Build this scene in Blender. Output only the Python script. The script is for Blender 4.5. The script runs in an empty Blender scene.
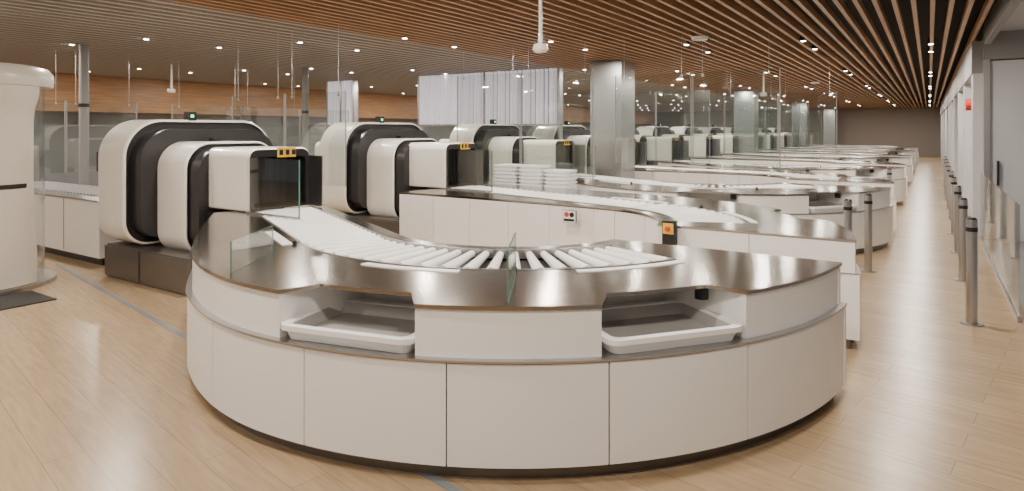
import bpy, bmesh, math, random
from mathutils import Vector
random.seed(4)
rad=math.radians
D=bpy.data
col=bpy.context.scene.collection

# ------------------------------------------------------------ materials
def mat(name,color,rough=.5,metal=0,emis=None,estr=0,noise=None,coat=0,aniso=0):
    m=D.materials.new(name); m.use_nodes=True
    nt=m.node_tree; b=nt.nodes['Principled BSDF']
    b.inputs['Base Color'].default_value=(*color,1)
    b.inputs['Roughness'].default_value=rough
    b.inputs['Metallic'].default_value=metal
    if emis: 
        b.inputs['Emission Color'].default_value=(*emis,1); b.inputs['Emission Strength'].default_value=estr
    if coat: b.inputs['Coat Weight'].default_value=coat
    if aniso:
        b.inputs['Anisotropic'].default_value=aniso
        tg=nt.nodes.new('ShaderNodeTangent'); tg.direction_type='RADIAL'; tg.axis='Z'; nt.links.new(tg.outputs[0],b.inputs['Tangent'])
    if noise:
        sc,amt,stretch=noise
        tc=nt.nodes.new('ShaderNodeTexCoord'); mp=nt.nodes.new('ShaderNodeMapping')
        mp.inputs['Scale'].default_value=stretch
        n=nt.nodes.new('ShaderNodeTexNoise'); n.inputs['Scale'].default_value=sc; n.inputs['Detail'].default_value=5
        r=nt.nodes.new('ShaderNodeValToRGB')
        c0=[max(0,c*(1-amt)) for c in color]; c1=[min(1,c*(1+amt)) for c in color]
        r.color_ramp.elements[0].color=(*c0,1); r.color_ramp.elements[1].color=(*c1,1)
        r.color_ramp.elements[0].position=.3; r.color_ramp.elements[1].position=.7
        nt.links.new(tc.outputs['Object'],mp.inputs['Vector']); nt.links.new(mp.outputs[0],n.inputs['Vector'])
        nt.links.new(n.outputs['Fac'],r.inputs['Fac']); nt.links.new(r.outputs[0],b.inputs['Base Color'])
    return m

WHITE=mat('white_laminate',(.90,.88,.85),.30,noise=(1.5,.015,(1,1,1)))
SHELL=mat('scanner_shell_white',(.92,.88,.81),.2,coat=.4)
PORT=mat('portal_shell_cream',(.60,.55,.48),.3,coat=.2)
STEEL=mat('brushed_steel',(.37,.33,.29),.17,1,noise=(1.2,.06,(1,1,1)),aniso=.45)
STEEL2=mat('satin_steel',(.50,.49,.48),.28,1)
DARK=mat('dark_grey_plastic',(.015,.014,.015),.3)
DGREY=mat('scanner_inner_charcoal',(.024,.023,.024),.35)
MIDG=mat('mid_grey',(.26,.255,.25),.5)
BASEM=mat('scanner_base_metal',(.20,.18,.165),.33,.75)
BLACK=mat('black_rubber',(.010,.010,.010),.6)
ROLL=mat('roller_white',(.93,.92,.90),.28)
BED=mat('roller_bed',(.07,.065,.06),.4,.6)
TRAYW=mat('tray_rim_white',(.93,.93,.92),.35)
TRAYG=mat('tray_inner_grey',(.48,.465,.445),.55,noise=(3,.05,(1,1,1)))
YEL=mat('yellow_label',(.85,.50,.02),.5)
RED=mat('red_sign',(.6,.05,.04),.5)
GREENL=mat('green_led',(.05,.5,.2),.5,emis=(.1,1,.4),estr=3)
PLEN=mat('black_plenum',(.010,.008,.007),.9)
WOOD=mat('slat_wood',(.40,.225,.11),.4,noise=(3,.2,(8,.5,8)))
GSLAT=mat('slat_pale_grey',(.38,.335,.28),.5)
GPLEN=mat('grey_plenum',(.07,.062,.054),.8)
GEDGE=mat('glass_edge_green',(.10,.22,.17),.15)
WALLM=mat('wall_paint_grey',(.22,.23,.24),.6,noise=(.7,.15,(1,1,1)))
WALLW=mat('wall_panel_white',(.58,.59,.60),.4,noise=(.8,.05,(1,1,1)))
WALLD=mat('wall_far_brown',(.24,.21,.185),.6)
TILE=mat('floor_grey_tile',(.34,.34,.34),.25,noise=(2,.08,(1,1,1)))
BLUEL=mat('floor_strip_grey',(.20,.22,.23),.35)
LAMP=mat('lamp_disc',(1,1,1),.5,emis=(1,.94,.85),estr=28)
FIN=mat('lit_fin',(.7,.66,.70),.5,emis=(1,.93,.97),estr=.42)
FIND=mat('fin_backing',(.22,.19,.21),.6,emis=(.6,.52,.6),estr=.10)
GLASS=D.materials.new('clear_glass'); GLASS.use_nodes=True
nt=GLASS.node_tree; nt.nodes.clear()
o=nt.nodes.new('ShaderNodeOutputMaterial'); mx=nt.nodes.new('ShaderNodeMixShader'); t=nt.nodes.new('ShaderNodeBsdfTransparent'); g=nt.nodes.new('ShaderNodeBsdfGlossy'); lw=nt.nodes.new('ShaderNodeLayerWeight')
lw.inputs[0].default_value=.5
pw=nt.nodes.new('ShaderNodeMath'); pw.operation='POWER'; pw.inputs[1].default_value=4
ma=nt.nodes.new('ShaderNodeMath'); ma.operation='MULTIPLY_ADD'; ma.inputs[1].default_value=.6; ma.inputs[2].default_value=.085
t.inputs[0].default_value=(.94,.965,.955,1); g.inputs['Roughness'].default_value=.02
nt.links.new(lw.outputs['Facing'],pw.inputs[0]); nt.links.new(pw.outputs[0],ma.inputs[0]); nt.links.new(ma.outputs[0],mx.inputs[0])
nt.links.new(t.outputs[0],mx.inputs[1]); nt.links.new(g.outputs[0],mx.inputs[2]); nt.links.new(mx.outputs[0],o.inputs[0])

FLOOR=D.materials.new('floor_wood_tile'); FLOOR.use_nodes=True
nt=FLOOR.node_tree; b=nt.nodes['Principled BSDF']
tc=nt.nodes.new('ShaderNodeTexCoord'); br=nt.nodes.new('ShaderNodeTexBrick')
mr=nt.nodes.new('ShaderNodeMapping'); mr.inputs['Rotation'].default_value=(0,0,rad(9.8))
br.inputs['Scale'].default_value=1; br.inputs['Brick Width'].default_value=1.2; br.inputs['Row Height'].default_value=.2
br.inputs['Mortar Size'].default_value=.0025; br.inputs['Color1'].default_value=(.415,.295,.175,1); br.inputs['Color2'].default_value=(.365,.258,.150,1)
br.inputs['Mortar'].default_value=(.27,.19,.115,1)
mp=nt.nodes.new('ShaderNodeMapping'); mp.inputs['Scale'].default_value=(1.5,14,1)
n=nt.nodes.new('ShaderNodeTexNoise'); n.inputs['Scale'].default_value=2.2; n.inputs['Detail'].default_value=8
r=nt.nodes.new('ShaderNodeValToRGB'); r.color_ramp.elements[0].color=(.86,.86,.86,1); r.color_ramp.elements[1].color=(1.1,1.1,1.1,1)
r.color_ramp.elements[0].position=.3; r.color_ramp.elements[1].position=.7
mm=nt.nodes.new('ShaderNodeMix'); mm.data_type='RGBA'; mm.blend_type='MULTIPLY'; mm.inputs[0].default_value=1
nt.links.new(tc.outputs['Object'],mr.inputs['Vector']); nt.links.new(mr.outputs[0],br.inputs['Vector']); nt.links.new(mr.outputs[0],mp.inputs['Vector'])
nt.links.new(mp.outputs[0],n.inputs['Vector']); nt.links.new(n.outputs['Fac'],r.inputs['Fac'])
nt.links.new(br.outputs['Color'],mm.inputs[6]); nt.links.new(r.outputs[0],mm.inputs[7]); nt.links.new(mm.outputs[2],b.inputs['Base Color'])
b.inputs['Roughness'].default_value=.26

# ------------------------------------------------------------ mesh builder
class MB:
    def __init__(s): s.v=[];s.f=[];s.m=[];s.mats=[]
    def mi(s,m):
        if m not in s.mats: s.mats.append(m)
        return s.mats.index(m)
    def add(s,vs,fs,m):
        o=len(s.v); s.v+= [tuple(p) for p in vs]; k=s.mi(m) if not isinstance(m,list) else None
        for i,f in enumerate(fs):
            s.f.append([o+a for a in f]); s.m.append(k if k is not None else s.mi(m[i]))
    def box(s,x0,x1,y0,y1,z0,z1,m):
        vs=[(x,y,z) for z in(z0,z1) for y in(y0,y1) for x in(x0,x1)]
        s.add(vs,[(0,2,3,1),(4,5,7,6),(0,1,5,4),(2,6,7,3),(0,4,6,2),(1,3,7,5)],m)
    def cyl(s,p0,p1,r,m,n=14,r1=None):
        p0=Vector(p0);p1=Vector(p1);d=(p1-p0).normalized()
        a=d.orthogonal().normalized();b_=d.cross(a); r1=r if r1 is None else r1
        vs=[p0+(a*math.cos(2*math.pi*i/n)+b_*math.sin(2*math.pi*i/n))*r for i in range(n)]+[p1+(a*math.cos(2*math.pi*i/n)+b_*math.sin(2*math.pi*i/n))*r1 for i in range(n)]
        fs=[(i,(i+1)%n,n+(i+1)%n,n+i) for i in range(n)]+[tuple(range(n))[::-1],tuple(range(n,2*n))]
        s.add(vs,fs,m)
    def loft(s,rings,mats,cap0=None,cap1=None):
        n=len(rings[0]); vs=[p for r_ in rings for p in r_]; fs=[];ms=[]
        for k in range(len(rings)-1):
            for i in range(n):
                fs.append((k*n+i,k*n+(i+1)%n,(k+1)*n+(i+1)%n,(k+1)*n+i)); ms.append(mats[k])
        if cap0: fs.append(tuple(range(n))[::-1]); ms.append(cap0)
        if cap1: fs.append(tuple(range((len(rings)-1)*n,len(rings)*n))); ms.append(cap1)
        s.add(vs,fs,ms)
    def prism(s,poly,z0,z1,m,mtop=None):
        n=len(poly); vs=[(x,y,z0) for x,y in poly]+[(x,y,z1) for x,y in poly]
        fs=[(i,(i+1)%n,n+(i+1)%n,n+i) for i in range(n)]+[tuple(range(n))[::-1],tuple(range(n,2*n))]
        s.add(vs,fs,[m]*(n+1)+[mtop or m])
    def build(s,name,angle=32):
        me=D.meshes.new(name); me.from_pydata(s.v,[],s.f)
        for m in s.mats: me.materials.append(m)
        for p,k in zip(me.polygons,s.m): p.material_index=k
        bm=bmesh.new(); bm.from_mesh(me); bmesh.ops.recalc_face_normals(bm,faces=bm.faces); bm.to_mesh(me); bm.free()
        me.polygons.foreach_set('use_smooth',[True]*len(me.polygons)); me.set_sharp_from_angle(angle=rad(angle))
        ob=D.objects.new(name,me); col.objects.link(ob)
        return ob
def inst(ob,loc,name=None,rz=0,sy=1):
    c=ob.copy(); c.name=name or ob.name.split('.')[0]; c.location=loc; c.rotation_euler=(0,0,rz); c.scale=(1,sy,1); col.objects.link(c); return c

CEIL=3.3
# ------------------------------------------------------------ room shell
m=MB(); m.box(-20,.8,-6,52,-.05,0,FLOOR); m.build('floor')
m=MB(); m.box(.8,5,-6,13,-.05,0,TILE); m.build('floor_side_tile')
m=MB(); m.prism([(-9.8,3.84),(-.5,2.24),(-.5,2.29),(-9.8,3.89)],0,.004,BLUEL); m.build('trim_floor_strip')
m=MB(); m.box(-20.3,5,-6,52,3.75,3.85,PLEN); m.build('ceiling')
XB=-7.4
m=MB(); x=XB
while x<.75:
    m.box(x,x+.050,-5.5,52,CEIL,CEIL+.10,WOOD); x+=.19
m.build('ceiling_wood_slats')
m=MB(); x=XB-.2
m.box(-20,XB,-5.5,52,CEIL+.16,CEIL+.2,GPLEN)
while x>-20:
    m.box(x,x+.08,-5.5,52,CEIL,CEIL+.1,GSLAT); x-=.26
m.build('ceiling_pale_slats')
m=MB(); m.box(-20.3,-20,-6,52,0,CEIL+.45,WALLM); m.build('wall_left')
m=MB(); m.box(-20,-19.2,-6,52,2.3,CEIL,WOOD); m.build('trim_wood_soffit')
m=MB(); m.box(-20.3,5,52,52.3,0,CEIL+.45,WALLD); m.build('wall_far')
m=MB()
m.box(.8,1.1,13.3,52,0,CEIL+.45,WALLW)
y=13.3
while y<50:
    m.box(.62,.8,y,y+.5,0,2.75,WALLW); m.box(.79,.8,y+.5,y+.53,0,2.7,DARK); m.box(.785,.8,y+1.4,y+2.4,0,2.3,MIDG); y+=3.2
m.box(.6,.8,13.3,52,2.75,CEIL,MIDG)
m.build('wall_right')
m=MB(); m.box(.75,5,13.0,13.3,2.95,CEIL+.45,MIDG); m.box(.75,.83,12.98,13.3,0,2.95,STEEL2)
m.box(.83,2.6,13.05,13.25,0.02,2.93,WALLW); m.box(2.6,2.66,13,13.3,0,2.95,DARK); m.box(2.66,5,13.05,13.25,0,2.95,WALLW)
m.box(.92,.95,12.97,13.05,.9,1.3,DARK)
m.build('door_1')
m=MB(); m.box(.76,.84,-4,13,CEIL-.10,CEIL+.45,MIDG); m.box(.84,5,-6,13,CEIL+.1,CEIL+.2,WALLW); m.build('trim_right_bulkhead')
m=MB(); m.box(.70,.712,7.6,12.95,.05,1.1,GLASS); m.box(.69,.722,7.6,12.95,0,.05,STEEL2); m.build('glass_balustrade')
m=MB(); m.cyl((.60,15.5,2.3),(.70,15.5,2.3),.12,RED,20); m.build('round_wall_sign')

m=MB()
for yy in range(-1,38):
    for i,xx in enumerate([-18,-16.2,-14.4,-12.6,-10.8,-9,-7.15,-5.35,-3.55,-1.75,.05]):
        if (yy*3+i*2)%5 in(0,3):
            xo=xx-.025; yo=yy*1.3+(i%3)*.35
            m.cyl((xo,yo,CEIL+.0),(xo,yo,CEIL+.10),.055,DARK,12); m.cyl((xo,yo,CEIL-.01),(xo,yo,CEIL-.001),.038,LAMP,12)
m.build('ceiling_downlights')

# ------------------------------------------------------------ counter
CX,CY=-3.3,5.1
def make_counter(name,A0,L,rin_end,rout_end,slots,seams_out):
    B0,B1=1.29,1.96
    def P(R,s):
        if s>=0: a=rad(A0+s); return (CX+R*math.cos(a),CY+R*math.sin(a))
        a=rad(A0); d=-s
        return (CX+R*math.cos(a)+d*math.sin(a),CY+R*math.sin(a)-d*math.cos(a))
    def S(ang): return ang-A0
    RO=2.74 if A0<-100 else 2.8
    def tp(R0,R1,s): 
        return R0 if s>=0 else R0+(R1-R0)*(min(1,-s/L))**1.25
    def OUT(off=0):
        def f(s):
            if s<0: return tp(RO,rout_end,s)+off
            if s<28: u=s/28; u=u*u*(3-2*u); return RO+(2.8-RO)*u+off
            return 2.8+off
        return f
    INN=lambda off=0:(lambda s: tp(1.15,rin_end,s)+off)
    K=lambda R:(lambda s:R)
    def stations(a,b_):
        out=[a]; 
        s=a
        while True:
            s+= .12 if s<0 else 2.0
            if s>=b_-1e-4: break
            if out[-1]<0<s: s=0.0
            out.append(s)
        out.append(b_); return out
    m=MB()
    def band(a,b_,r0,r1,z0,z1,mt,mtop=None,st=None):
        st=st or stations(a,b_)
        vs=[];fs=[];ms=[]
        for s in st:
            p=P(r0(s),s);q=P(r1(s),s)
            vs+=[(*p,z0),(*q,z0),(*q,z1),(*p,z1)]
        for i in range(len(st)-1):
            o=4*i
            for j in range(4):
                fs.append((o+j,o+(j+1)%4,o+4+(j+1)%4,o+4+j)); ms.append(mtop if (mtop and j==2) else mt)
        fs.append((0,1,2,3)); fs.append(tuple(4*(len(st)-1)+j for j in(3,2,1,0))); ms+=[mt,mt]
        m.add(vs,fs,ms)
    sE=S(-22.0); sL=-L
    cut=CY-.22
    sEndO=S(math.degrees(math.asin(-.22/2.8))); sEndI=S(math.degrees(math.asin(-.22/1.15)))
    TZ0,TZ1=.878,.90
    def nR(s):
        R=OUT(.012)(s)
        for a,b_ in slots:
            a_,b__=S(a),S(b_)
            if a_<s<b__:
                e=min(s-a_,b__-s); f=min(1,e/2.2); R=2.81-.22*f
        return R
    marks=[S(v) for a,b_ in slots for v in (a,a+2.2,b_-2.2,b_)]
    st=sorted(set([round(v,4) for v in stations(sL,sE)+[k for k in marks if sL<k<sE]]))
    band(0,0,K(B1),nR,TZ0,TZ1,STEEL,st=st)
    band(sL,sE,INN(-.012),K(B0),TZ0,TZ1,STEEL)
    poly=[P(2.812,s) for s in stations(sE,sEndO)]+[P(1.138,s) for s in stations(sE,sEndI)][::-1]
    m.prism(poly,TZ0,TZ1,STEEL)
    band(sL,sE,K(B1-.010),K(B1+.004),.84,.905,STEEL2); band(sL,sE,K(B0-.004),K(B0+.012),.84,.908,STEEL2)
    band(sL,sE,K(B0),K(B1),.79,.825,BED)
    rm=(B0+B1)/2
    s=sE-1.8
    while s>.5:
        p=P(B0+.025,s);q=P(B1-.02,s); m.cyl((*p,.872),(*q,.872),.027,ROLL,12,.041); s-=math.degrees(.134/rm)
    s=-.03
    while s>sL:
        p=P(B0+.025,s);q=P(B1-.02,s); m.cyl((*p,.870),(*q,.870),.038,ROLL,12); s-=.122
    for a,b_ in [(-86.7,-67),(-45.8,-23)]:
        if S(a)>sL and S(a)>=0: band(S(a),S(b_),K(2.01),K(2.075),TZ1,.906,ROLL)
    band(max(sL,-.75),(0 if A0<-100 else 3),K(2.03),K(2.11),TZ1,.906,ROLL)
    for s in [S(-57.0)]+([.0] if A0<-100 else []):
        if s>=0:
            p=P(2.02,s); m.cyl((*p,.90),(*p,.93),.016,BLACK,12)
    edges=[sL]
    for a,b_ in sorted(slots): edges+= [S(a),S(b_)]
    edges.append(sEndO)
    for i in range(0,len(edges),2):
        band(edges[i],edges[i+1],OUT(-.02),OUT(0),.628,TZ0,WHITE)
    for a,b_ in slots:
        for s,w in ((S(a),-.5),(S(b_),.5)):
            band(min(s,s+w),max(s,s+w),K(2.12),OUT(-.02),.628,TZ0,WHITE,st=[min(s,s+w),max(s,s+w)])
        band(S(a),S(b_),K(2.10),K(2.12),.628,TZ0,WHITE)
        p=P(2.5,S(b_)-1.0); m.cyl((*p,.79),(*p,.86),.04,BLACK,10)
    band(sL,sEndO,K(2.0),OUT(.045),.617,.628,STEEL2)
    band(sL,sEndO-.4,OUT(-.03),OUT(-.005),.06,.61,DARK)
    pts=[sL]+[S(a) if not isinstance(a,tuple) else a[0] for a in seams_out]+[sEndO]
    pts=sorted(pts)
    for i in range(len(pts)-1):
        a,b_=pts[i],pts[i+1]
        g=lambda v:(.004 if v<0 else .08)
        band(a+g(a),b_-g(b_-.01),OUT(0),OUT(.035),.085,.610,WHITE)
    band(sL,sEndO-.5,OUT(-.085),OUT(-.035),0,.09,BASEM)
    band(sL,sEndI-1,INN(.02),INN(.04),.0,TZ0,DARK)
    k=sL
    while k<sEndI-.01:
        if k<0: nx=k+.62
        else: nx=k+math.degrees(.5/1.15)
        if k<0 and nx>0: nx=0.0
        if k<0 and abs(nx)<.2: nx=0.0
        nx=min(nx,sEndI)
        band(k+(.004 if k<0 else .3),nx-(.004 if nx<=0 else .3),INN(0),INN(.02),.09,.868,WHITE)
        k=nx
    xi=P(1.15,sEndI)[0]; xo=P(2.8,sEndO)[0]
    m.box(xi+.05,xo-.1,cut-.04,cut-.02,0,TZ0,DARK)
    xm=(xi+xo)/2
    m.box(xi,xm-.003,cut-.02,cut,.09,.876,WHITE); m.box(xm+.003,xo-.06,cut-.02,cut,.09,.876,WHITE)
    m.box(xo-.06,xo+.036,cut-.07,cut+.004,.085,.616,WHITE); m.box(xo-.06,xo+.002,cut-.07,cut+.002,.629,.877,WHITE)
    m.prism([P(rin_end+.02,sL),P(rout_end-.02,sL),P(rout_end-.02,sL+.03),P(rin_end+.02,sL+.03)],0,TZ0-.06,WHITE)
    return m.build(name)

SLOTS=[(-85.3,-67.7),(-47.8,-29.4)]
c1=make_counter('tray_return_counter',-116,2.45,1.15,2.33,SLOTS,[-12,-29.9,-47.2,-64.1,-80.9,-98.9,(-.05,),(-.95,),(-1.8,)])
c2=make_counter('tray_return_counter',-76.2,3.38,.45,2.45,SLOTS[1:],[-12,-29.4,-47,-64.4,(-.2,),(-1.1,),(-2.0,),(-2.9,)])
c2.scale=(1,-1,1); c2.location=(0,10.78,0)
PITCH=6.8; NP=6
for k in range(1,NP):
    inst(c1,(0,PITCH*k,0)); inst(c2,(0,10.78+PITCH*k,0),sy=-1)

# ------------------------------------------------------------ tray
def tray_mesh(m,w,d,h,z0=0,x=0,y=0,inner=TRAYG):
    def rr(hw,hd,r,z,n=5):
        pts=[]
        for cx_,cy_,a0 in((hw-r,hd-r,0),(-hw+r,hd-r,90),(-hw+r,-hd+r,180),(hw-r,-hd+r,270)):
            for i in range(n+1):
                a=rad(a0+90*i/n); pts.append((x+cx_+r*math.cos(a),y+cy_+r*math.sin(a),z0+z))
        return pts
    W,H=w/2,d/2
    rings=[rr(W-.04,H-.04,.05,0),rr(W-.02,H-.02,.06,h-.03),rr(W-.018,H-.018,.06,h-.028),rr(W,H,.07,h-.028),rr(W,H,.07,h),rr(W-.045,H-.045,.05,h),rr(W-.05,H-.05,.05,h-.008),rr(W-.07,H-.07,.04,.012)]
    m.loft(rings,[TRAYW]*6+[inner],cap0=TRAYW,cap1=inner)
tm=MB(); tray_mesh(tm,.84,.62,.085)
for sx in(-1,1): tm.box(sx*.41-.012,sx*.41+.012,-.08,.08,.058,.088,TRAYG)
tray=tm.build('security_tray',angle=40)
first=True
for k in range(NP):
    for a,b_ in SLOTS:
        am=(a+b_)/2; R=2.50
        loc=(CX+R*math.cos(rad(am)),CY+R*math.sin(rad(am))+PITCH*k,.63)
        if first: tray.location=loc; tray.rotation_euler=(0,0,rad(am+90)); first=False
        else: inst(tray,loc,rz=rad(am+90))

m=MB()
for i,dx in enumerate((-.5,0,.5)):
    m.box(dx-.22,dx+.22,-.18,.18,.1,.14,STEEL2)
    for cx_ in(-.17,.17):
        for cy_ in(-.13,.13): m.cyl((dx+cx_-.015,cy_,.05),(dx+cx_+.015,cy_,.05),.05,BLACK,12)
    for j in range(17-(i==2)): tray_mesh(m,.46,.40,.07,.14+j*.062,dx,0,TRAYW)
st=m.build('stack_of_trays'); st.location=(-5.6,9.3,0)

# ------------------------------------------------------------ scanner
def rrect(hw,z0,z1,rt,rb,x,n=12,sc=0,yc=0):
    hw-=sc; z0+=sc; z1-=sc; rt=max(.02,rt-sc); rb=max(.02,rb-sc)
    pts=[]
    for cy_,cz_,a0,r_ in((hw-rt,z1-rt,0,rt),(-hw+rt,z1-rt,90,rt),(-hw+rb,z0+rb,180,rb),(hw-rb,z0+rb,270,rb)):
        for i in range(n+1):
            a=rad(a0+90*i/n); pts.append((x,yc+cy_+r_*math.cos(a),cz_+r_*math.sin(a)))
    return pts
def module(m,x0,x1,hw,z0,z1,rt,rb,rim,face=DGREY,depth=.05,yc=0):
    R=lambda x,sc:rrect(hw,z0,z1,rt,rb,x,sc=sc,yc=yc)
    rings=[R(x0+depth,rim),R(x0,rim),R(x0,.012),R(x0+.02,0),R(x1-.02,0),R(x1,.012),R(x1,rim),R(x1-depth,rim)]
    m.loft(rings,[face,SHELL,SHELL,SHELL,SHELL,SHELL,face],cap0=face,cap1=face)
m=MB()
module(m,-8.5,-7.88,1.01,.42,1.93,.46,.30,.03,DGREY,.04,.12)
m.loft([rrect(.92,.51,1.82,.39,.25,-7.93,yc=.12),rrect(.91,.52,1.81,.38,.24,-7.69,yc=.12)],[DGREY],cap0=DGREY,cap1=DGREY)
module(m,-9.15,-8.45,.45,.8,1.6,.12,.1,.05,DARK,.2)
module(m,-7.7,-7.10,.62,.34,1.66,.32,.26,.025,DGREY,.03,.02)
m.loft([rrect(.57,.40,1.60,.28,.22,-7.13,yc=.02),rrect(.56,.41,1.58,.27,.21,-6.92,yc=.02)],[DGREY],cap0=DGREY,cap1=DGREY)
def sect(hw,z0,z1,r,x): return rrect(hw,z0,z1,r,.03,x,n=6)
m.loft([sect(.42,.905,1.6,.11,-6.95),sect(.42,.905,1.6,.11,-6.22),sect(.40,.91,1.58,.10,-6.19),sect(.345,.935,1.50,.05,-6.19),sect(.345,.935,1.50,.05,-6.9)],[SHELL,SHELL,DARK,BLACK],cap0=SHELL,cap1=BLACK)
for i in range(7):
    yy=-.32+i*.092; m.box(-6.5,-6.494,yy,yy+.084,.95,1.48,DARK)
m.box(-8.5,-6.7,-.78,.78,.0,.40,BASEM)
m.box(-7.72,-6.72,-.45,.45,.36,.86,DGREY)
m.box(-8.52,-7.72,-.80,-.78,.02,.38,BASEM); m.box(-7.68,-6.7,-.80,-.78,.02,.38,BASEM)
m.box(-6.2,-5.93,.37,.385,.915,1.5,STEEL2)
m.box(-6.186,-6.18,-.05,.20,1.49,1.60,YEL)
for i in range(3): m.box(-6.18,-6.177,-.025+i*.085,.025+i*.085,1.515,1.575,DARK)
m.box(-7.6,-7.5,.0,.1,1.6,1.70,DARK)
m.box(-7.99,-7.88,-.10,-.0,1.92,2.03,DARK); m.box(-7.88,-7.875,-.075,-.035,1.96,1.995,GREENL)
scan=m.build('baggage_xray_scanner',angle=30)
scan.location=(0,4.67,0)
YS=[]
for k in range(NP):
    YS+= [4.67+PITCH*k,8.05+PITCH*k]
for y in YS[1:]: inst(scan,(0,y,0))

m=MB(); m.box(-6.15,-5.3,-.012,0,.905,1.5,GLASS); m.box(-5.3,-5.29,-.012,0,.905,1.5,GEDGE); m.box(-6.15,-5.3,-.02,.008,.90,.92,STEEL2)
gg=m.build('glass_exit_guard'); gg.location=(0,4.22,0)
inst(gg,(0,7.6,0)); inst(gg,(0,11.02,0))

m=MB()
m.box(-13.2,-9.17,-.57,.45,.10,.85,WHITE); m.box(-13.15,-9.2,-.52,.40,0,.10,DARK)
m.box(-13.2,-9.17,-.59,.47,.85,.87,STEEL2)
x=-13.1
while x<-9.25: m.cyl((x,-.35,.87),(x,.3,.87),.03,MIDG,8); x+=.1
for x in(-12.2,-11.2,-10.2): m.box(x-.003,x+.003,-.575,-.57,.12,.84,DARK)
et=m.build('entry_roller_table'); et.location=(0,4.67,0)
for y in YS[1:]: inst(et,(0,y,0))
m=MB()
for x in(-12.4,-11.3,-10.2):
    m.box(x-.28,x+.28,.95,1.0,1.05,1.4,DARK); m.box(x-.25,x+.25,.945,.95,1.08,1.37,DGREY); m.box(x-.03,x+.03,1.0,1.03,.74,1.1,STEEL2)
m.box(-12.9,-9.7,.80,1.35,.70,.74,STEEL2)
for x in(-12.8,-9.8): m.box(x-.03,x+.03,.85,1.3,0,.70,STEEL2)
mo=m.build('operator_desk'); mo.location=(0,4.67,0); inst(mo,(0,11.47,0))

# ------------------------------------------------------------ glass
def pane(m,p,q,z0,z1,t_=.010,fr=None):
    p=Vector((*p,0));q=Vector((*q,0)); d=(q-p).normalized(); n_=Vector((-d.y,d.x,0))*t_/2
    vs=[]
    for z in(z0,z1):
        for a in(p-n_,q-n_,q+n_,p+n_): vs.append((a.x,a.y,z))
    m.add(vs,[(0,3,2,1),(4,5,6,7),(0,1,5,4),(1,2,6,5),(2,3,7,6),(3,0,4,7)],[GEDGE,GEDGE,GLASS,GEDGE,GLASS,GEDGE])
    if fr:
        for c in(p,q): m.box(c.x-fr,c.x+fr,c.y-fr,c.y+fr,z0,z1,MIDG)
pt=lambda R,a:(CX+R*math.cos(rad(a)),CY+R*math.sin(rad(a)))
m=MB(); pane(m,pt(2.74,-57.8),pt(2.14,-56.9),.901,1.17); m.build('glass_divider')
m=MB(); pane(m,pt(2.72,-98),pt(2.25,-109),.901,1.10); m.build('glass_divider')

def hanging(x0,x1,y,z0,z1,n=2,axis='x'):
    m=MB(); w=(x1-x0)/n
    for i in range(n):
        a,b_=x0+i*w+.015,x0+(i+1)*w-.015
        if axis=='x': pane(m,(a,y),(b_,y),z0,z1,.012,.007)
        else: pane(m,(y,a),(y,b_),z0,z1,.012,.007)
        for u in(a+.15,b_-.15):
            p=(u,y) if axis=='x' else (y,u)
            m.cyl((*p,z1-.06),(*p,CEIL),.004,STEEL2,6); m.cyl((*p,z1-.07),(*p,z1-.03),.015,STEEL2,8)
    return m.build('hanging_glass_screen')
for k in range(5):
    hanging(-7.6,-4.7,9.72+PITCH*k,.95,2.83,2)
    if k<2: hanging(-4.4,-1.8,9.9+PITCH*k,1.25,2.7,2)
hanging(-9.6,-6.9,6.3,1.0,2.35,2)
hanging(2.9,6.8,-13.6,1.0,2.35,3,'y')
hanging(7.5,12.5,-13.6,1.0,2.35,3,'y')

for x0,x1 in((-15.5,-14.3),(-11.8,-7.35)):
    m=MB(); m.box(x0,x1,13.5,13.53,1.95,3.28,FIND); m.box(x0,x1,13.5,13.53,1.0,1.9,GLASS)
    x=x0+.03; i=0
    while x<x1-.05:
        w=.028+.022*((i*5)%3==0); m.box(x,x+w,13.36,13.48,1.95,3.28,FIN); x+=.125; i+=1
    m.box(x0,x1,13.36,13.53,1.90,1.95,STEEL2); m.box(x0,x1,13.36,13.53,1.0,1.04,STEEL2)
    for u in(x0,x1-.05,(x0+x1)/2): m.box(u,u+.05,13.34,13.5,1.0 if u not in(x0,x1-.05) else 0,3.28,STEEL2)
    m.build('lit_fin_screen')

COLM=mat('column_steel',(.46,.47,.47),.26,.8,noise=(.9,.15,(1,1,.5)))
m=MB(); m.box(-.37,.37,-.37,.37,0,CEIL,COLM); m.box(-.40,.40,-.40,.40,0,.12,STEEL2)
cc=m.build('steel_column'); cc.location=(-5.9,13.15,0)
for k in(1,2,3): inst(cc,(-5.9,13.15+12.4*k,0))
m=MB(); m.cyl((0,0,0),(0,0,CEIL-.01),.075,MIDG,18); m.cyl((0,0,0),(0,0,.03),.12,STEEL2,18); m.cyl((0,0,2.2),(0,0,2.26),.085,DARK,18)
cp=m.build('round_post'); cp.location=(-12.34,5.27,0); inst(cp,(-12.6,10.2,0))

m=MB(); m.cyl((0,0,2.72),(0,0,CEIL),.022,SHELL,12); m.cyl((0,0,2.68),(0,0,2.74),.09,SHELL,24,.075); m.cyl((0,0,2.65),(0,0,2.68),.06,SHELL,20,.09)
m.cyl((0,0,2.76),(0,0,2.84),.03,SHELL,12,.025)
pd=m.build('ceiling_sensor_pendant'); pd.location=(-3.57,6.05,0)
inst(pd,(-3.5,17,0)); inst(pd,(-14.5,8,0))
m=MB(); m.cyl((0,0,CEIL-.05),(0,0,CEIL),.12,SHELL,24,.14); ds=m.build('ceiling_sensor_dome'); ds.location=(-3.1,10.3,0); inst(ds,(-6.4,15.3,0)); inst(ds,(-3,22,0))

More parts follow.
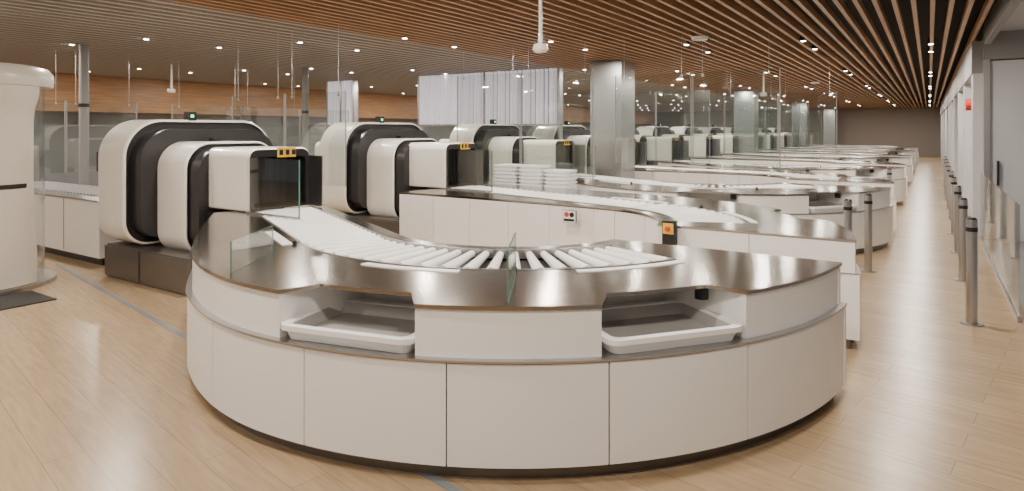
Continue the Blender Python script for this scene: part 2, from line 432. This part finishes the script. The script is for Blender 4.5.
m=MB(); m.cyl((0,0,0),(0,0,.97),.045,STEEL2,20); m.cyl((0,0,.97),(0,0,.99),.045,DARK,20,.03); m.cyl((0,0,0),(0,0,.012),.09,STEEL2,20); m.cyl((0,0,.86),(0,0,.90),.048,DARK,20)
bo=m.build('barrier_post'); bo.location=(.33,7.3,0)
for i in range(1,9): inst(bo,(.33+.01*i,7.3+2.05*i,0))
inst(bo,(-.8,8.45,0)); inst(bo,(-.65,9.3,0)); inst(bo,(-.7,15.6,0))

m=MB(); m.box(-2.1,-1.98,5.8,5.88,.70,.95,BLACK); m.box(-2.09,-1.99,5.79,5.80,.83,.93,YEL); m.cyl((-2.04,5.79,.88),(-2.04,5.76,.88),.022,RED,12); m.build('emergency_stop')
m=MB(); m.box(-3.66,-3.48,6.715,6.735,.70,.85,BLACK); m.box(-3.655,-3.485,6.708,6.715,.705,.845,SHELL); m.cyl((-3.60,6.71,.80),(-3.60,6.70,.80),.03,RED,14); m.cyl((-3.53,6.71,.80),(-3.53,6.70,.80),.03,DARK,14); m.box(-3.64,-3.5,6.704,6.708,.72,.75,DARK); m.build('warning_sign')

# ------------------------------------------------------------ body scanner portal, left
m=MB()
def shellring(m,base,span,ri,prof,mt,n=18):
    full=prof+[(ri,prof[-1][1]),(ri,prof[0][1])]; K_=len(full)
    vs=[]
    for i in range(n+1):
        a=rad(base+span*i/n)
        e=min(i,n-i); sh=.02 if e==0 else 0
        for r_,z in full: vs.append(((r_-(sh if r_>ri+.02 else 0))*math.cos(a),(r_-(sh if r_>ri+.02 else 0))*math.sin(a),z))
    fs=[]
    for i in range(n):
        for j in range(K_):
            fs.append((i*K_+j,i*K_+(j+1)%K_,(i+1)*K_+(j+1)%K_,(i+1)*K_+j))
    fs+=[tuple(range(K_)),tuple(range(n*K_,(n+1)*K_))[::-1]]
    m.add(vs,fs,mt)
m.cyl((0,0,0),(0,0,.05),.80,STEEL2,40)
m.cyl((0,0,.05),(0,0,.055),.50,BLACK,32)
for base in(-75,105):
    shellring(m,base,112,.50,[(.74,.055),(.745,.3),(.73,.55),(.705,.9),(.70,1.3),(.70,1.9),(.715,2.05),(.75,2.15),(.765,2.22),(.765,2.30)],PORT)
    shellring(m,base+8,96,.6,[(.708,1.145),(.712,1.15),(.712,1.19),(.708,1.195)],BLACK)
    shellring(m,base+66,1.0,.6,[(.728,.85),(.724,1.3),(.724,1.9)],DARK,1)
    shellring(m,base+112,42,.665,[(.68,.06),(.68,1.2),(.68,2.28)],GLASS,8)
ring=lambda r_,z:[(r_*math.cos(2*math.pi*i/48),r_*math.sin(2*math.pi*i/48),z) for i in range(48)]
m.loft([ring(.70,2.29),ring(.765,2.305),ring(.775,2.38),ring(.765,2.46),ring(.72,2.52),ring(.60,2.55)],[PORT]*5,cap0=PORT,cap1=PORT)
ps=m.build('body_scanner_portal',angle=30); ps.location=(-9.22,2.77,0)
m=MB(); m.box(-8.40,-7.75,2.35,3.05,0,.012,BLACK); m.build('floor_mat')

# ------------------------------------------------------------ lights
def area(x,y,p,r_=.09,colr=(1,.90,.79)):
    l=D.lights.new('downlight','AREA'); l.shape='DISK'; l.size=r_*2; l.energy=p; l.color=colr
    ob=D.objects.new('downlight',l); ob.location=(x,y,CEIL-.02); col.objects.link(ob)
for j,y in enumerate([-1.5,1.5,4.5,7.5,11,15,19,24,29,35,41,47.5]):
    for x in(-17,-13,-9.5,-6.3,-3.3,-.45):
        area(x+.2*(j%2),y,(52 if y<0 else 74) if y<12 else 95)
w=D.worlds.new('world'); bpy.context.scene.world=w; w.use_nodes=True
w.node_tree.nodes['Background'].inputs[0].default_value=(1,.96,.92,1); w.node_tree.nodes['Background'].inputs[1].default_value=.22

cam=D.cameras.new('camera'); co=D.objects.new('camera',cam); col.objects.link(co)
co.location=(0,0,1.8); co.rotation_euler=(rad(90),0,rad(33.1))
cam.sensor_width=36; cam.lens=22.5; cam.shift_y=-.1128; cam.clip_start=.05; cam.clip_end=200
bpy.context.scene.camera=co
